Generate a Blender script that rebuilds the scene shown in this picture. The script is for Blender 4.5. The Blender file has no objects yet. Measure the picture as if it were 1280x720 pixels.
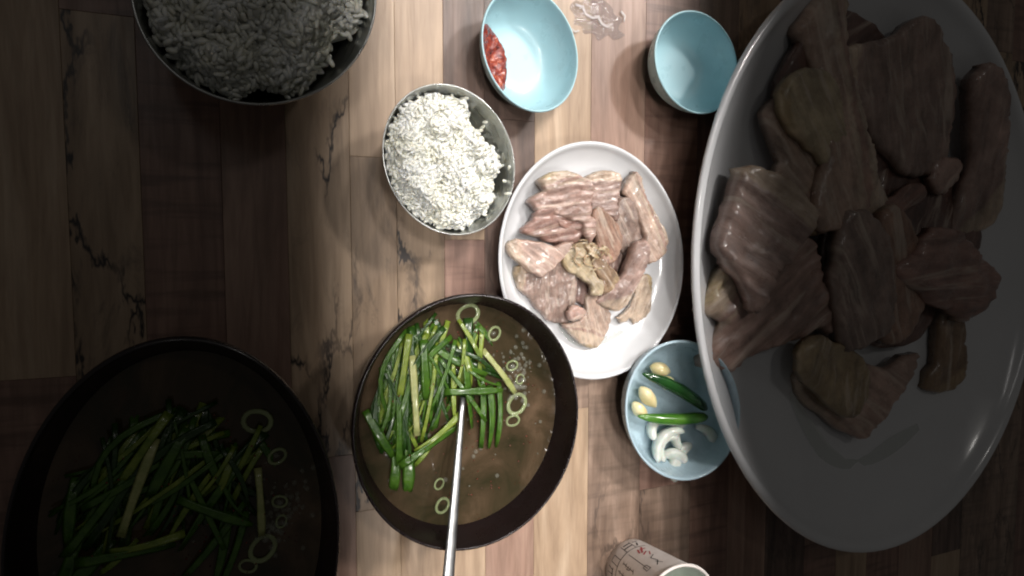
import bpy, bmesh, math, random
from mathutils import Vector, Matrix, noise
from mathutils.geometry import delaunay_2d_cdt
R = math.radians
rnd = random.Random(7)
S = bpy.context.scene
COL = S.collection

# ------------------------------------------------------------------ camera
CAM_H = 0.51
FOC = 800.0                       # focal length in pixels of the 1280 x 720 photograph
CROT = Matrix.Rotation(R(-22), 3, 'Y') @ Matrix.Rotation(R(-4), 3, 'X')
cam = bpy.data.cameras.new('camera')
cam.sensor_width = 36.0
cam.lens = 36.0 * FOC / 1280.0
cam.clip_start = 0.01
cam.clip_end = 50
co = bpy.data.objects.new('camera', cam)
COL.objects.link(co)
co.matrix_world = Matrix.Translation((0, 0, CAM_H)) @ CROT.to_4x4()
S.camera = co
S.render.resolution_x, S.render.resolution_y = 1024, 576

# ------------------------------------------------------------------ light
w = bpy.data.worlds.new('World'); S.world = w; w.use_nodes = True
bg = w.node_tree.nodes['Background']
bg.inputs[0].default_value = (1.0, 0.95, 0.9, 1); bg.inputs[1].default_value = 0.03

def area(name, loc, target, sx, sy, watts, color, spread=180):
    l = bpy.data.lights.new(name, 'AREA'); l.shape = 'RECTANGLE'
    l.size, l.size_y = sx, sy; l.energy = watts; l.color = color; l.spread = R(spread)
    o = bpy.data.objects.new(name, l); COL.objects.link(o)
    z = (Vector(loc) - Vector(target)).normalized()
    x = Vector((0, 1, 0)).cross(z).normalized(); y = z.cross(x)
    o.matrix_world = Matrix.Translation(loc) @ Matrix((x, y, z)).transposed().to_4x4()
    return o
# narrow beams added to light only the middle strip, strongest from right and far side
LT = Vector((0.222, 0.02, 0.0))
for (dx, dy, watts) in ((0.58, 0.52, 0.42), (0.34, 0.72, 0.30), (0.02, 0.42, 0.36), (-0.16, 0.16, 0.24), (-0.34, -0.02, 0.22), (0.08, -0.34, 0.22)):
    LD = Vector((dx, dy, 1.0)).normalized()
    area('added_middle_beam', LT + LD * 0.80, LT, 0.262, 1.2, watts * 1.15, (1.0, 0.95, 0.91), 8)
# two small overhead lights added as dim fill and for highlights
area('added_fill_light', (0.75, 0.95, 2.2), (0.2, 0, 0), 0.16, 0.16, 0.9, (1.0, 0.96, 0.9))
area('added_fill_light', (-0.35, 0.75, 2.2), (0.2, 0, 0), 0.12, 0.5, 0.55, (1.0, 0.97, 0.94))

S.view_settings.view_transform = 'Standard'; S.view_settings.look = 'None'
S.view_settings.exposure = 0.0; S.view_settings.gamma = 1.0
S.view_settings.use_curve_mapping = False
S.render.engine = 'CYCLES'
S.cycles.filter_width = 2.0

# ------------------------------------------------------------------ helpers
def P(px, py, z=0.0):
    d = CROT @ Vector(((px - 640) / FOC, -(py - 360) / FOC, -1.0))
    t = (z - CAM_H) / d.z
    return Vector((d.x * t, d.y * t, z))

def ring(cx, cy, hx, hy, t, z, n=64):
    """the level oval at height z that is seen as the given oval: its centre and its two half axes"""
    rho = t / hx; q = math.sqrt(max(0, 1 - rho * rho))
    pts = []
    for i in range(n):
        a = 2 * math.pi * i / n
        pts.append(P(cx + hx * (rho * math.sin(a) + q * math.cos(a)), cy + hy * math.sin(a), z))
    c = sum(pts, Vector()) / n
    A = sum(((p - c) * math.cos(2 * math.pi * i / n) for i, p in enumerate(pts)), Vector()) * 2 / n
    B = sum(((p - c) * math.sin(2 * math.pi * i / n) for i, p in enumerate(pts)), Vector()) * -2 / n
    return c, Matrix(((A.x, B.x), (A.y, B.y)))

def tag(o, label=None, cat=None, group=None, kind=None):
    if label: o['label'] = label
    if cat: o['category'] = cat
    if group: o['group'] = group
    if kind: o['kind'] = kind
    return o

def empty(name, loc):
    o = bpy.data.objects.new(name, None); COL.objects.link(o); o.location = loc
    o.empty_display_size = 0.01
    return o

def mesh_obj(name, verts, faces, mat, loc=(0, 0, 0), parent=None, smooth=True, cols=None, vecs=None):
    """verts in world space; loc becomes the origin (or the parent's place)"""
    base = Vector(parent['_at']) if parent is not None and '_at' in parent else Vector(loc)
    me = bpy.data.meshes.new(name)
    me.from_pydata([tuple(Vector(v) - base) for v in verts], [], faces)
    if cols:
        ca = me.color_attributes.new('tone', 'FLOAT_COLOR', 'POINT')
        for i, c in enumerate(cols): ca.data[i].color = (c[0], c[1], c[2], 1)
    if vecs:
        va = me.attributes.new('fibre', 'FLOAT_VECTOR', 'POINT')
        for i, c in enumerate(vecs): va.data[i].vector = c
    bm = bmesh.new(); bm.from_mesh(me); bmesh.ops.recalc_face_normals(bm, faces=bm.faces); bm.to_mesh(me); bm.free()
    if smooth: me.shade_smooth()
    me.materials.append(mat)
    o = bpy.data.objects.new(name, me); COL.objects.link(o)
    if parent is not None: o.parent = parent
    else: o.location = base
    return o

def fbm(v, oct=3): return noise.fractal(v, 1.0, 2.0, oct)

# ------------------------------------------------------------------ materials
class Mat:
    def __init__(s, name, **kw):
        s.m = bpy.data.materials.new(name); s.m.use_nodes = True
        s.t = s.m.node_tree; s.b = s.t.nodes['Principled BSDF']
        for k, v in kw.items(): s.set(k, v)
    def set(s, k, v):
        k = {'color': 'Base Color', 'rough': 'Roughness', 'metal': 'Metallic', 'coat': 'Coat Weight', 'coat_rough': 'Coat Roughness',
             'sss': 'Subsurface Weight', 'trans': 'Transmission Weight', 'ior': 'IOR', 'spec': 'Specular IOR Level'}.get(k, k)
        if k == 'Base Color' and len(v) == 3: v = (*v, 1)
        s.b.inputs[k].default_value = v
    def n(s, typ, **kw):
        x = s.t.nodes.new(typ)
        for k, v in kw.items():
            if k in x.inputs: x.inputs[k].default_value = v
            else: setattr(x, k, v)
        return x
    def l(s, a, b): s.t.links.new(a, b)
    def coords(s, scale=(1, 1, 1), rand=False):
        tc = s.n('ShaderNodeTexCoord'); mp = s.n('ShaderNodeMapping'); mp.inputs['Scale'].default_value = scale
        s.l(tc.outputs['Object'], mp.inputs['Vector'])
        if rand:
            oi = s.n('ShaderNodeObjectInfo'); c = s.n('ShaderNodeVectorMath', operation='SCALE')
            cb = s.n('ShaderNodeCombineXYZ')
            for i in range(3): s.l(oi.outputs['Random'], cb.inputs[i])
            s.l(cb.outputs[0], c.inputs[0]); c.inputs['Scale'].default_value = 37.0
            s.l(c.outputs[0], mp.inputs['Location'])
        return mp.outputs[0]
    def noise(s, vec, scale, detail=4, rough=0.55, dist=0.0):
        x = s.n('ShaderNodeTexNoise', Scale=scale, Detail=detail, Roughness=rough, Distortion=dist)
        s.l(vec, x.inputs['Vector']); return x.outputs['Fac']
    def ramp(s, fac, stops):
        x = s.n('ShaderNodeValToRGB'); e = x.color_ramp.elements
        while len(e) < len(stops): e.new(0.5)
        for i, (p, c) in enumerate(stops):
            e[i].position = p; e[i].color = (*c, 1) if len(c) == 3 else c
        s.l(fac, x.inputs[0]); return x.outputs[0]
    def mix(s, fac, a, b, mode='MIX'):
        x = s.n('ShaderNodeMix', data_type='RGBA', blend_type=mode)
        for v, i in ((fac, 0), (a, 6), (b, 7)):
            if isinstance(v, (int, float)): x.inputs[i].default_value = v
            elif isinstance(v, tuple): x.inputs[i].default_value = (*v, 1)
            else: s.l(v, x.inputs[i])
        return x.outputs[2]
    def math(s, op, a, b=0.0):
        x = s.n('ShaderNodeMath', operation=op)
        for v, i in ((a, 0), (b, 1)):
            if isinstance(v, (int, float)): x.inputs[i].default_value = v
            else: s.l(v, x.inputs[i])
        return x.outputs[0]
    def bump(s, h, strength=0.3, dist=0.001):
        x = s.n('ShaderNodeBump', Strength=strength, Distance=dist); s.l(h, x.inputs['Height'])
        s.l(x.outputs[0], s.b.inputs['Normal'])
    def color(s, sock): s.l(sock, s.b.inputs['Base Color'])
    def rough(s, sock): s.l(sock, s.b.inputs['Roughness'])

BLACK, WHITE = (0, 0, 0), (1, 1, 1)

def wood(name, lo, mid, hi, crack=0.0, stain=0.3, saw=0.0):
    m = Mat(name, rough=0.42, coat=0.12, coat_rough=0.25)
    v = m.coords((1, 0.085, 1), True)
    v2 = m.coords((1, 0.3, 1), True)
    g1 = m.noise(v, 170, 6, 0.62, 0.6)
    g2 = m.noise(v, 42, 4, 0.6, 1.2)
    c = m.ramp(g2, [(0.28, lo), (0.5, mid), (0.72, hi)])
    c = m.mix(0.55, c, m.ramp(g1, [(0.25, (0.45, 0.4, 0.36)), (0.6, (1, 1, 1))]), 'MULTIPLY')
    if stain:
        st = m.ramp(m.noise(v2, 26, 4, 0.6, 0.8), [(0.46, BLACK), (0.68, WHITE)])
        c = m.mix(m.math('MULTIPLY', st, stain), c, tuple(x * 0.32 for x in lo))
    if saw:
        v3 = m.coords((0.10, 1, 1), True)
        sw = m.ramp(m.noise(v3, 120, 3, 0.5, 0.4), [(0.5, BLACK), (0.66, WHITE)])
        c = m.mix(m.math('MULTIPLY', sw, saw), c, tuple(x * 0.45 for x in lo))
    if crack:
        wv = m.n('ShaderNodeTexNoise', Scale=22.0, Detail=5.0, Roughness=0.7); m.l(v2, wv.inputs['Vector'])
        sc = m.n('ShaderNodeVectorMath', operation='MULTIPLY_ADD'); m.l(wv.outputs['Color'], sc.inputs[0])
        sc.inputs[1].default_value = (0.06, 0.05, 0.05); m.l(v2, sc.inputs[2])
        vo = m.n('ShaderNodeTexVoronoi', feature='DISTANCE_TO_EDGE', Scale=24.0); m.l(sc.outputs[0], vo.inputs['Vector'])
        ln = m.ramp(vo.outputs['Distance'], [(0.008, WHITE), (0.045, BLACK)])
        mk = m.ramp(m.noise(v2, 19, 2), [(0.44, BLACK), (0.54, WHITE)])
        c = m.mix(m.math('MULTIPLY', m.math('MULTIPLY', ln, mk), crack), c, (0.018, 0.012, 0.01))
        # soft dark spalting beside the lines
        sp = m.ramp(m.noise(v2, 34, 5, 0.7, 1.5), [(0.55, BLACK), (0.7, WHITE)])
        c = m.mix(m.math('MULTIPLY', sp, 0.5 * crack), c, (0.05, 0.035, 0.028))
    m.color(c); m.rough(m.ramp(g1, [(0.2, (0.52,) * 3), (0.8, (0.34,) * 3)]))
    m.bump(g1, 0.25, 0.0007)
    return m.m

WOOD = {
    'tan': wood('pale_tan_wood', (0.26, 0.175, 0.11), (0.40, 0.285, 0.19), (0.50, 0.38, 0.27), 0.0, 0.12),
    'spalt': wood('spalted_tan_wood', (0.25, 0.17, 0.105), (0.37, 0.265, 0.175), (0.46, 0.34, 0.235), 1.0, 0.25),
    'black_spalt': wood('black_lined_spalted_wood', (0.22, 0.15, 0.095), (0.35, 0.25, 0.165), (0.45, 0.33, 0.23), 1.6, 0.4),
    'pink': wood('pinkish_brown_wood', (0.20, 0.115, 0.082), (0.31, 0.195, 0.145), (0.40, 0.27, 0.205), 0.0, 0.3),
    'brown': wood('weathered_brown_wood', (0.16, 0.105, 0.075), (0.28, 0.195, 0.145), (0.39, 0.285, 0.22), 0.6, 0.5, 0.35),
    'red': wood('reddish_brown_wood', (0.15, 0.080, 0.060), (0.25, 0.148, 0.112), (0.34, 0.215, 0.165), 0.0, 0.3, 0.5),
    'dark': wood('dark_brown_wood', (0.075, 0.046, 0.036), (0.14, 0.09, 0.07), (0.23, 0.155, 0.125), 0.4, 0.5),
}
m = Mat('table_core', color=(0.035, 0.022, 0.016), rough=0.8); M_CORE = m.m

m = Mat('brushed_steel', color=(0.40, 0.41, 0.40), metal=1.0, rough=0.33)
v = m.coords((1, 1, 9)); m.rough(m.ramp(m.noise(v, 60, 4), [(0.3, (0.24,) * 3), (0.7, (0.38,) * 3)])); M_STEEL = m.m
m = Mat('polished_steel', color=(0.52, 0.53, 0.53), metal=1.0, rough=0.4)
v = m.coords(); m.rough(m.ramp(m.noise(v, 90, 4), [(0.3, (0.34,) * 3), (0.7, (0.46,) * 3)])); M_SPOON = m.m

def ceramic(name, c, rough=0.18, coat=0.3, var=0.06):
    m = Mat(name, rough=rough, coat=coat, coat_rough=0.06)
    v = m.coords(); f = m.noise(v, 30, 4)
    m.color(m.ramp(f, [(0.3, tuple(x * (1 - var) for x in c)), (0.7, c)]))
    m.bump(m.noise(v, 25, 2), 0.05, 0.002)
    m.rough(m.ramp(m.noise(v, 70, 5), [(0.35, (rough * 0.8,) * 3), (0.7, (rough * 1.6,) * 3)]))
    return m.m
M_PLATE = ceramic('white_porcelain', (0.66, 0.67, 0.685), 0.16)
M_BLUE = ceramic('pale_blue_melamine', (0.39, 0.61, 0.67), 0.3, 0.1)
M_BLUE2 = ceramic('greyish_blue_melamine', (0.40, 0.53, 0.60), 0.26, 0.2)
M_DARK = ceramic('dark_brown_melamine', (0.014, 0.008, 0.0085), 0.26, 0.12, 0.3)

# broth
m = Mat('cloudy_brown_broth', rough=0.07, spec=0.5)
v = m.coords()
f = m.noise(v, 26, 5, 0.6, 0.8)
c = m.ramp(f, [(0.30, (0.020, 0.020, 0.009)), (0.52, (0.052, 0.036, 0.020)), (0.78, (0.115, 0.076, 0.047))])
sp = m.n('ShaderNodeTexVoronoi', Scale=320.0); m.l(v, sp.inputs['Vector'])
mk = m.math('MULTIPLY', m.ramp(sp.outputs['Distance'], [(0.16, WHITE), (0.24, BLACK)]), m.ramp(m.noise(v, 45, 2), [(0.55, BLACK), (0.65, WHITE)]))
c = m.mix(m.math('MULTIPLY', mk, 0.6), c, (0.05, 0.014, 0.006))
m.color(c)
m.bump(m.noise(v, 62, 3, 0.5, 0.6), 0.24, 0.002)
M_BROTH = m.m

def leaf_mat(name, lo, hi):
    m = Mat(name, rough=0.3, coat=0.3, coat_rough=0.1, sss=0.0)
    v = m.coords((1, 1, 1), True)
    m.color(m.ramp(m.noise(v, 140, 4, 0.6), [(0.3, lo), (0.7, hi)]))
    m.bump(m.noise(v, 330, 3), 0.5, 0.0012)
    return m.m
M_LEAF = [leaf_mat('dark_green_leaf', (0.008, 0.030, 0.004), (0.022, 0.066, 0.007)),
          leaf_mat('mid_green_leaf', (0.022, 0.070, 0.006), (0.065, 0.145, 0.014)),
          leaf_mat('yellow_green_leaf', (0.09, 0.15, 0.014), (0.22, 0.28, 0.04)),
          leaf_mat('pale_stalk', (0.24, 0.28, 0.09), (0.42, 0.42, 0.18))]
m = Mat('red_pepper_flake', rough=0.35, coat=0.4); v = m.coords()
m.color(m.ramp(m.noise(v, 300, 2), [(0.4, (0.16, 0.018, 0.006)), (0.6, (0.05, 0.012, 0.006))])); M_FLAKE = m.m

# rice
m = Mat('cooked_white_rice', rough=0.32, coat=0.15, coat_rough=0.2, sss=0.5)
m.set('Subsurface Radius', (0.004, 0.0035, 0.0028)); m.set('Subsurface Scale', 0.8)
v = m.coords()
m.color(m.ramp(m.noise(v, 60, 4), [(0.3, (0.80, 0.79, 0.66)), (0.65, (0.87, 0.87, 0.81))])); M_RICE = m.m

# pork : colour of lean, fat and rind comes from the 'tone' attribute of each slice
m = Mat('boiled_pork', rough=0.36, coat=0.5, coat_rough=0.14, sss=0.12)
m.set('Subsurface Radius', (0.006, 0.003, 0.002)); m.set('Subsurface Scale', 0.4)
at = m.n('ShaderNodeVertexColor', layer_name='tone')
fb = m.n('ShaderNodeAttribute', attribute_name='fibre')
mp = m.n('ShaderNodeMapping'); mp.inputs['Scale'].default_value = (0.13, 1, 1); m.l(fb.outputs['Vector'], mp.inputs['Vector'])
fv = mp.outputs[0]
v = m.coords((1, 1, 1), True)
fn = m.noise(fv, 480, 5, 0.7, 1.6)
c = m.mix(0.5, at.outputs[0], m.ramp(fn, [(0.28, (0.52, 0.44, 0.42)), (0.46, (0.88, 0.84, 0.83)), (0.62, (1.08, 1.06, 1.04))]), 'MULTIPLY')
c = m.mix(0.5, c, m.ramp(m.noise(v, 190, 5, 0.7, 0.5), [(0.3, (0.55, 0.46, 0.42)), (0.6, (1.05, 1.03, 1.0))]), 'MULTIPLY')
c = m.mix(m.math('MULTIPLY', m.ramp(m.noise(fv, 170, 4, 0.6, 1.4), [(0.54, BLACK), (0.66, WHITE)]), 0.5), c, (0.62, 0.52, 0.43))
m.color(c)
m.rough(m.ramp(m.noise(v, 150, 4), [(0.35, (0.22,) * 3), (0.65, (0.55,) * 3)]))
m.bump(m.math('ADD', fn, m.math('MULTIPLY', m.noise(v, 260, 5, 0.65, 0.6), 1.3)), 0.5, 0.0012); M_PORK = m.m

m = Mat('stringy_tendon', rough=0.3, coat=0.4, sss=0.1); m.set('Subsurface Scale', 0.002); v = m.coords((1, 1, 1), True)
m.color(m.ramp(m.noise(v, 260, 3), [(0.3, (0.26, 0.17, 0.095)), (0.7, (0.50, 0.40, 0.25))])); M_TENDON = m.m
m = Mat('red_chilli_sauce', rough=0.25, coat=0.5, coat_rough=0.1); v = m.coords()
m.color(m.ramp(m.noise(v, 210, 5, 0.7), [(0.32, (0.035, 0.006, 0.004)), (0.5, (0.22, 0.022, 0.010)), (0.62, (0.36, 0.06, 0.02)), (0.74, (0.5, 0.2, 0.08))]))
m.bump(m.noise(v, 330, 4), 0.8, 0.002); M_SAUCE = m.m
m = Mat('peeled_garlic', rough=0.3, coat=0.2, sss=0.15); v = m.coords((1, 1, 1), True); m.set('Subsurface Scale', 0.003)
m.color(m.ramp(m.noise(v, 90, 4), [(0.3, (0.60, 0.50, 0.24)), (0.7, (0.74, 0.68, 0.42))])); M_GARLIC = m.m
m = Mat('raw_onion', rough=0.22, coat=0.4, sss=0.2); v = m.coords((1, 1, 1), True); m.set('Subsurface Scale', 0.003)
m.color(m.ramp(m.noise(v, 120, 4), [(0.3, (0.60, 0.66, 0.58)), (0.7, (0.80, 0.82, 0.77))])); M_ONION = m.m
m = Mat('dark_green_chilli', rough=0.16, coat=0.6); v = m.coords((1, 1, 1), True)
m.color(m.ramp(m.noise(v, 60, 3), [(0.3, (0.008, 0.045, 0.010)), (0.7, (0.02, 0.085, 0.016))])); M_CHILI = m.m
m = Mat('bright_green_chilli', rough=0.2, coat=0.6); v = m.coords((1, 1, 1), True)
m.color(m.ramp(m.noise(v, 60, 3), [(0.3, (0.03, 0.14, 0.012)), (0.7, (0.10, 0.25, 0.03))])); M_CHILI2 = m.m

m = Mat('paper', rough=0.6); v = m.coords()
m.color(m.ramp(m.noise(v, 120, 4), [(0.3, (0.66, 0.60, 0.56)), (0.7, (0.74, 0.69, 0.66))])); M_PAPER = m.m
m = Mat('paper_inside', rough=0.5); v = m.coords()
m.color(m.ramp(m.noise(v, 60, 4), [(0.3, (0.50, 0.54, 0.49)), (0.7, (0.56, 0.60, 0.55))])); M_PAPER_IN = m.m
M_INK = Mat('black_ink', color=(0.035, 0.03, 0.03), rough=0.6).m
M_REDINK = Mat('red_ink', color=(0.42, 0.06, 0.07), rough=0.6).m

def film(name, tint, amount, bump=0.6):
    m = Mat(name, color=tint, rough=0.05)
    tr = m.n('ShaderNodeBsdfTransparent'); mx = m.n('ShaderNodeMixShader'); mx.inputs[0].default_value = amount
    v = m.coords(); m.bump(m.noise(v, 60, 3, 0.6, 1.0), bump, 0.003)
    out = m.t.nodes['Material Output']
    m.l(tr.outputs[0], mx.inputs[1]); m.l(m.b.outputs[0], mx.inputs[2]); m.l(mx.outputs[0], out.inputs[0])
    return m.m
M_RING = film('translucent_scallion', (0.34, 0.40, 0.20), 0.6, 0.4)
M_BUBBLE = film('clear_bubble', (0.40, 0.41, 0.34), 0.2, 0.0)
M_WATER = film('spilled_water', (0.30, 0.25, 0.24), 0.4, 1.0)
M_BEAD = film('water_bead', (0.7, 0.66, 0.64), 0.5, 0.6)
M_JUICE = film('meat_juice', (0.60, 0.64, 0.60), 0.35, 0.5)

# ------------------------------------------------------------------ table of wooden staves
table = empty('wooden_table', (0, 0, 0)); table['_at'] = (0.0, 0.0, 0.0)
tag(table, 'wooden table top of mixed brown staves under all the dishes', 'table')
X0, X1, Y0, Y1 = -0.42, 1.75, -0.95, 0.95
def box(x0, x1, y0, y1, z0, z1, bev=0.0):
    v = []
    for (z, i) in ((z0, 0), (z1 - bev, 0), (z1, bev)):
        v += [(x0 + i, y0 + i, z), (x1 - i, y0 + i, z), (x1 - i, y1 - i, z), (x0 + i, y1 - i, z)]
    f = [(0, 3, 2, 1), (8, 9, 10, 11)]
    for k in (0, 4):
        for i in range(4): f.append((k + i, k + (i + 1) % 4, k + 4 + (i + 1) % 4, k + 4 + i))
    return v, f
v, f = box(X0, X1, Y0, Y1, -0.04, -0.0135); mesh_obj('table_core', v, f, M_CORE, parent=table, smooth=False)
# stave columns: edges seen in the photograph, then more of the same to either side
edges = [P(x, 360).x for x in (440, 497, 556, 606, 668, 737, 803, 868)]
left = []; x = edges[0]
while x > X0: x -= rnd.uniform(0.042, 0.056); left.append(x)
right = []; x = edges[-1]
while x < X1: x += rnd.uniform(0.046, 0.058); right.append(x)
cols = left[::-1] + edges + right
seen = {  # for each column in the picture: the tones and where one stave ends and the next begins
    0: [(-200, 'tan'), (205, 'black_spalt'), (610, 'tan')], 1: [(-200, 'tan'), (225, 'black_spalt'), (545, 'tan')],
    2: [(-200, 'dark'), (215, 'black_spalt'), (300, 'red'), (560, 'tan')], 3: [(-200, 'dark'), (150, 'dark'), (480, 'pink')],
    4: [(-200, 'tan'), (300, 'brown'), (520, 'tan')], 5: [(-200, 'pink'), (200, 'brown'), (470, 'brown')],
    6: [(-200, 'red'), (420, 'red'), (640, 'brown')]}
i0 = len(left)
tones = ['tan', 'spalt', 'pink', 'brown', 'red', 'dark', 'brown', 'spalt']
for i in range(len(cols) - 1):
    xa, xb = cols[i], cols[i + 1]
    k = i - i0
    if k in seen:
        px = (xa + xb) / 2
        brk = [(P(640, y).y if y > -150 else Y1, t) for y, t in seen[k]]
        segs = [(a, (brk[j + 1][0] if j + 1 < len(brk) else Y0), t) for j, (a, t) in enumerate(brk)]
    else:
        segs = []; y = Y1 + rnd.uniform(0, 0.2); last = None
        while y > Y0:
            n = y - rnd.uniform(0.28, 0.5)
            t = rnd.choice([q for q in tones if q != last]); last = t
            segs.append((min(y, Y1), max(n, Y0), t)); y = n
    for (ya, yb, t) in segs:
        if ya - yb < 0.01: continue
        g = 0.00008
        dz = rnd.uniform(-0.00012, 0.0)
        v, f = box(xa + g, xb - g, yb + g, ya - g, -0.013, dz, 0.00022)
        c = Vector(((xa + xb) / 2, (ya + yb) / 2, 0))
        o = mesh_obj('stave', [Vector(q) - c for q in v], f, WOOD[t], parent=None, smooth=False)
        o.location = c; o.parent = table

# ------------------------------------------------------------------ turned dishes
def dish(name, label, cat, rim, z, prof, mat, n=96, group=None):
    """rim: the oval rim as seen; prof: (share of rim radius, height) from the foot outwards, over the rim, down the inside"""
    c, Mx = ring(*rim, z)
    V = []; F = []
    K = len(prof)
    for (r, h) in prof:
        for i in range(n):
            a = 2 * math.pi * i / n
            q = Mx @ Vector((r * math.cos(a), r * math.sin(a)))
            V.append((c.x + q.x, c.y + q.y, h))
    for k in range(K - 1):
        for i in range(n):
            F.append((k * n + i, k * n + (i + 1) % n, (k + 1) * n + (i + 1) % n, (k + 1) * n + i))
    F.append(tuple(range(n))[::-1]); F.append(tuple((K - 1) * n + i for i in range(n)))
    o = mesh_obj(name, V, F, mat, loc=(c.x, c.y, 0))
    tag(o, label, cat, group)
    return o, c, Mx

def smooth_prof(pts, sub=5):
    out = []
    for i in range(len(pts) - 1):
        p0 = pts[max(i - 1, 0)]; p1 = pts[i]; p2 = pts[i + 1]; p3 = pts[min(i + 2, len(pts) - 1)]
        for s in range(sub):
            t = s / sub
            out.append(tuple(0.5 * ((2 * p1[k]) + (-p0[k] + p2[k]) * t + (2 * p0[k] - 5 * p1[k] + 4 * p2[k] - p3[k]) * t * t + (-p0[k] + 3 * p1[k] - 3 * p2[k] + p3[k]) * t ** 3) for k in (0, 1)))
    out.append(pts[-1]); return out

def inner_r(prof, z):
    """inside radius share at height z: prof runs outside first, the inside is its second half"""
    top = max(range(len(prof)), key=lambda i: prof[i][1])
    for i in range(top, len(prof) - 1):
        a, b = prof[i], prof[i + 1]
        if a[1] >= z >= b[1] and a[1] > b[1]:
            t = (a[1] - z) / (a[1] - b[1]); return a[0] + (b[0] - a[0]) * t
    return prof[-1][0]
def inner_z(prof, r):
    top = max(range(len(prof)), key=lambda i: prof[i][1])
    for i in range(top, len(prof) - 1):
        a, b = prof[i], prof[i + 1]
        if a[0] >= r >= b[0] and a[0] > b[0]:
            t = (a[0] - r) / (a[0] - b[0]); return a[1] + (b[1] - a[1]) * t
    return prof[-1][1]

def surface_disc(name, c, Mx, r, z, mat, label, cat, n=96, rings=10, lip=0.0012, kind=None):
    V = [(c.x, c.y, z)]; F = []
    for k in range(1, rings + 1):
        s = k / rings
        for i in range(n):
            a = 2 * math.pi * i / n; q = Mx @ Vector((r * s * math.cos(a), r * s * math.sin(a)))
            V.append((c.x + q.x, c.y + q.y, z + lip * max(0, (s - 0.9) / 0.1) ** 2))
    for i in range(n): F.append((0, 1 + i, 1 + (i + 1) % n))
    for k in range(rings - 1):
        for i in range(n):
            a = 1 + k * n; b = a + n
            F.append((a + i, b + i, b + (i + 1) % n, a + (i + 1) % n))
    return tag(mesh_obj(name, V, F, mat, loc=(c.x, c.y, z)), label, cat, None, kind)

def in_poly(x, y, poly):
    r = False; j = len(poly) - 1
    for i in range(len(poly)):
        xi, yi = poly[i]; xj, yj = poly[j]
        if (yi > y) != (yj > y) and x < (xj - xi) * (y - yi) / (yj - yi) + xi: r = not r
        j = i
    return r
def edge_dist(x, y, poly):
    best = 1e9; j = len(poly) - 1
    for i in range(len(poly)):
        ax, ay = poly[j]; bx, by = poly[i]; dx, dy = bx - ax, by - ay
        L = dx * dx + dy * dy
        t = 0 if L == 0 else max(0, min(1, ((x - ax) * dx + (y - ay) * dy) / L))
        best = min(best, math.hypot(x - ax - t * dx, y - ay - t * dy)); j = i
    return best
def spline(poly, sub=4):
    n = len(poly); out = []
    for i in range(n):
        p0, p1, p2, p3 = (poly[(i + d) % n] for d in (-1, 0, 1, 2))
        for s in range(sub):
            t = s / sub
            out.append(tuple(0.5 * ((2 * p1[k]) + (-p0[k] + p2[k]) * t + (2 * p0[k] - 5 * p1[k] + 4 * p2[k] - p3[k]) * t * t + (-p0[k] + 3 * p1[k] - 3 * p2[k] + p3[k]) * t ** 3) for k in (0, 1)))
    return out
def fill(poly, pitch, r=rnd):
    """triangles over an outline: the outline's points plus a loose grid inside"""
    xs = [p[0] for p in poly]; ys = [p[1] for p in poly]
    pts = [Vector(p) for p in poly]; nb = len(pts)
    y = min(ys)
    while y < max(ys):
        x = min(xs)
        while x < max(xs):
            qx, qy = x + r.uniform(-.25, .25) * pitch, y + r.uniform(-.25, .25) * pitch
            if in_poly(qx, qy, poly) and edge_dist(qx, qy, poly) > pitch * 0.45: pts.append(Vector((qx, qy)))
            x += pitch
        y += pitch
    vs, es, fs, *_ = delaunay_2d_cdt(pts, [(i, (i + 1) % nb) for i in range(nb)], [], 1, 1e-7)
    return vs, fs
def border(fs):
    e = {}
    for f in fs:
        for a, b in zip(f, list(f[1:]) + [f[0]]): e[(a, b)] = 1
    return [k for k in e if (k[1], k[0]) not in e]

# --- steel bowl of rice
RICE_RIM = (562.5, 200, 83, 95, 11)
STEEL = smooth_prof([(0.56, 0.0), (0.60, 0.001), (0.74, 0.012), (0.88, 0.030), (0.96, 0.048), (0.985, 0.0538), (1.0, 0.0546), (0.993, 0.0554), (0.972, 0.0545), (0.945, 0.047), (0.87, 0.031), (0.73, 0.013), (0.58, 0.0028), (0.2, 0.002)], 4)
sb, sc_, sm = dish('rice_bowl', 'round steel bowl heaped with white rice beside the plate of sliced pork', 'bowl', RICE_RIM, 0.055, STEEL, M_STEEL, group='steel bowls of rice')
sb['_at'] = tuple(sb.location)

def grain(V, F, p, d, up, L, w):
    d = d.normalized(); s = d.cross(up)
    if s.length < 1e-4: s = d.cross(Vector((1, 0, 0.3)))
    s.normalize(); u = s.cross(d)
    b = len(V); bend = rnd.uniform(-0.15, 0.15)
    for (t, r) in ((-0.36, 0.72), (0.0, 1.0), (0.36, 0.75)):
        for k in range(5):
            a = k * 2 * math.pi / 5
            V.append(p + d * (t * L) + s * (math.cos(a) * r * w + bend * w * (1 - 4 * t * t)) + u * (math.sin(a) * r * w))
    V.append(p - d * L * 0.5); V.append(p + d * L * 0.5)
    for r in (0, 5):
        for k in range(5): F.append((b + r + k, b + r + (k + 1) % 5, b + r + 5 + (k + 1) % 5, b + r + 5 + k))
    for k in range(5):
        F.append((b + 15, b + (k + 1) % 5, b + k)); F.append((b + 16, b + 10 + k, b + 10 + (k + 1) % 5))

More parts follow.
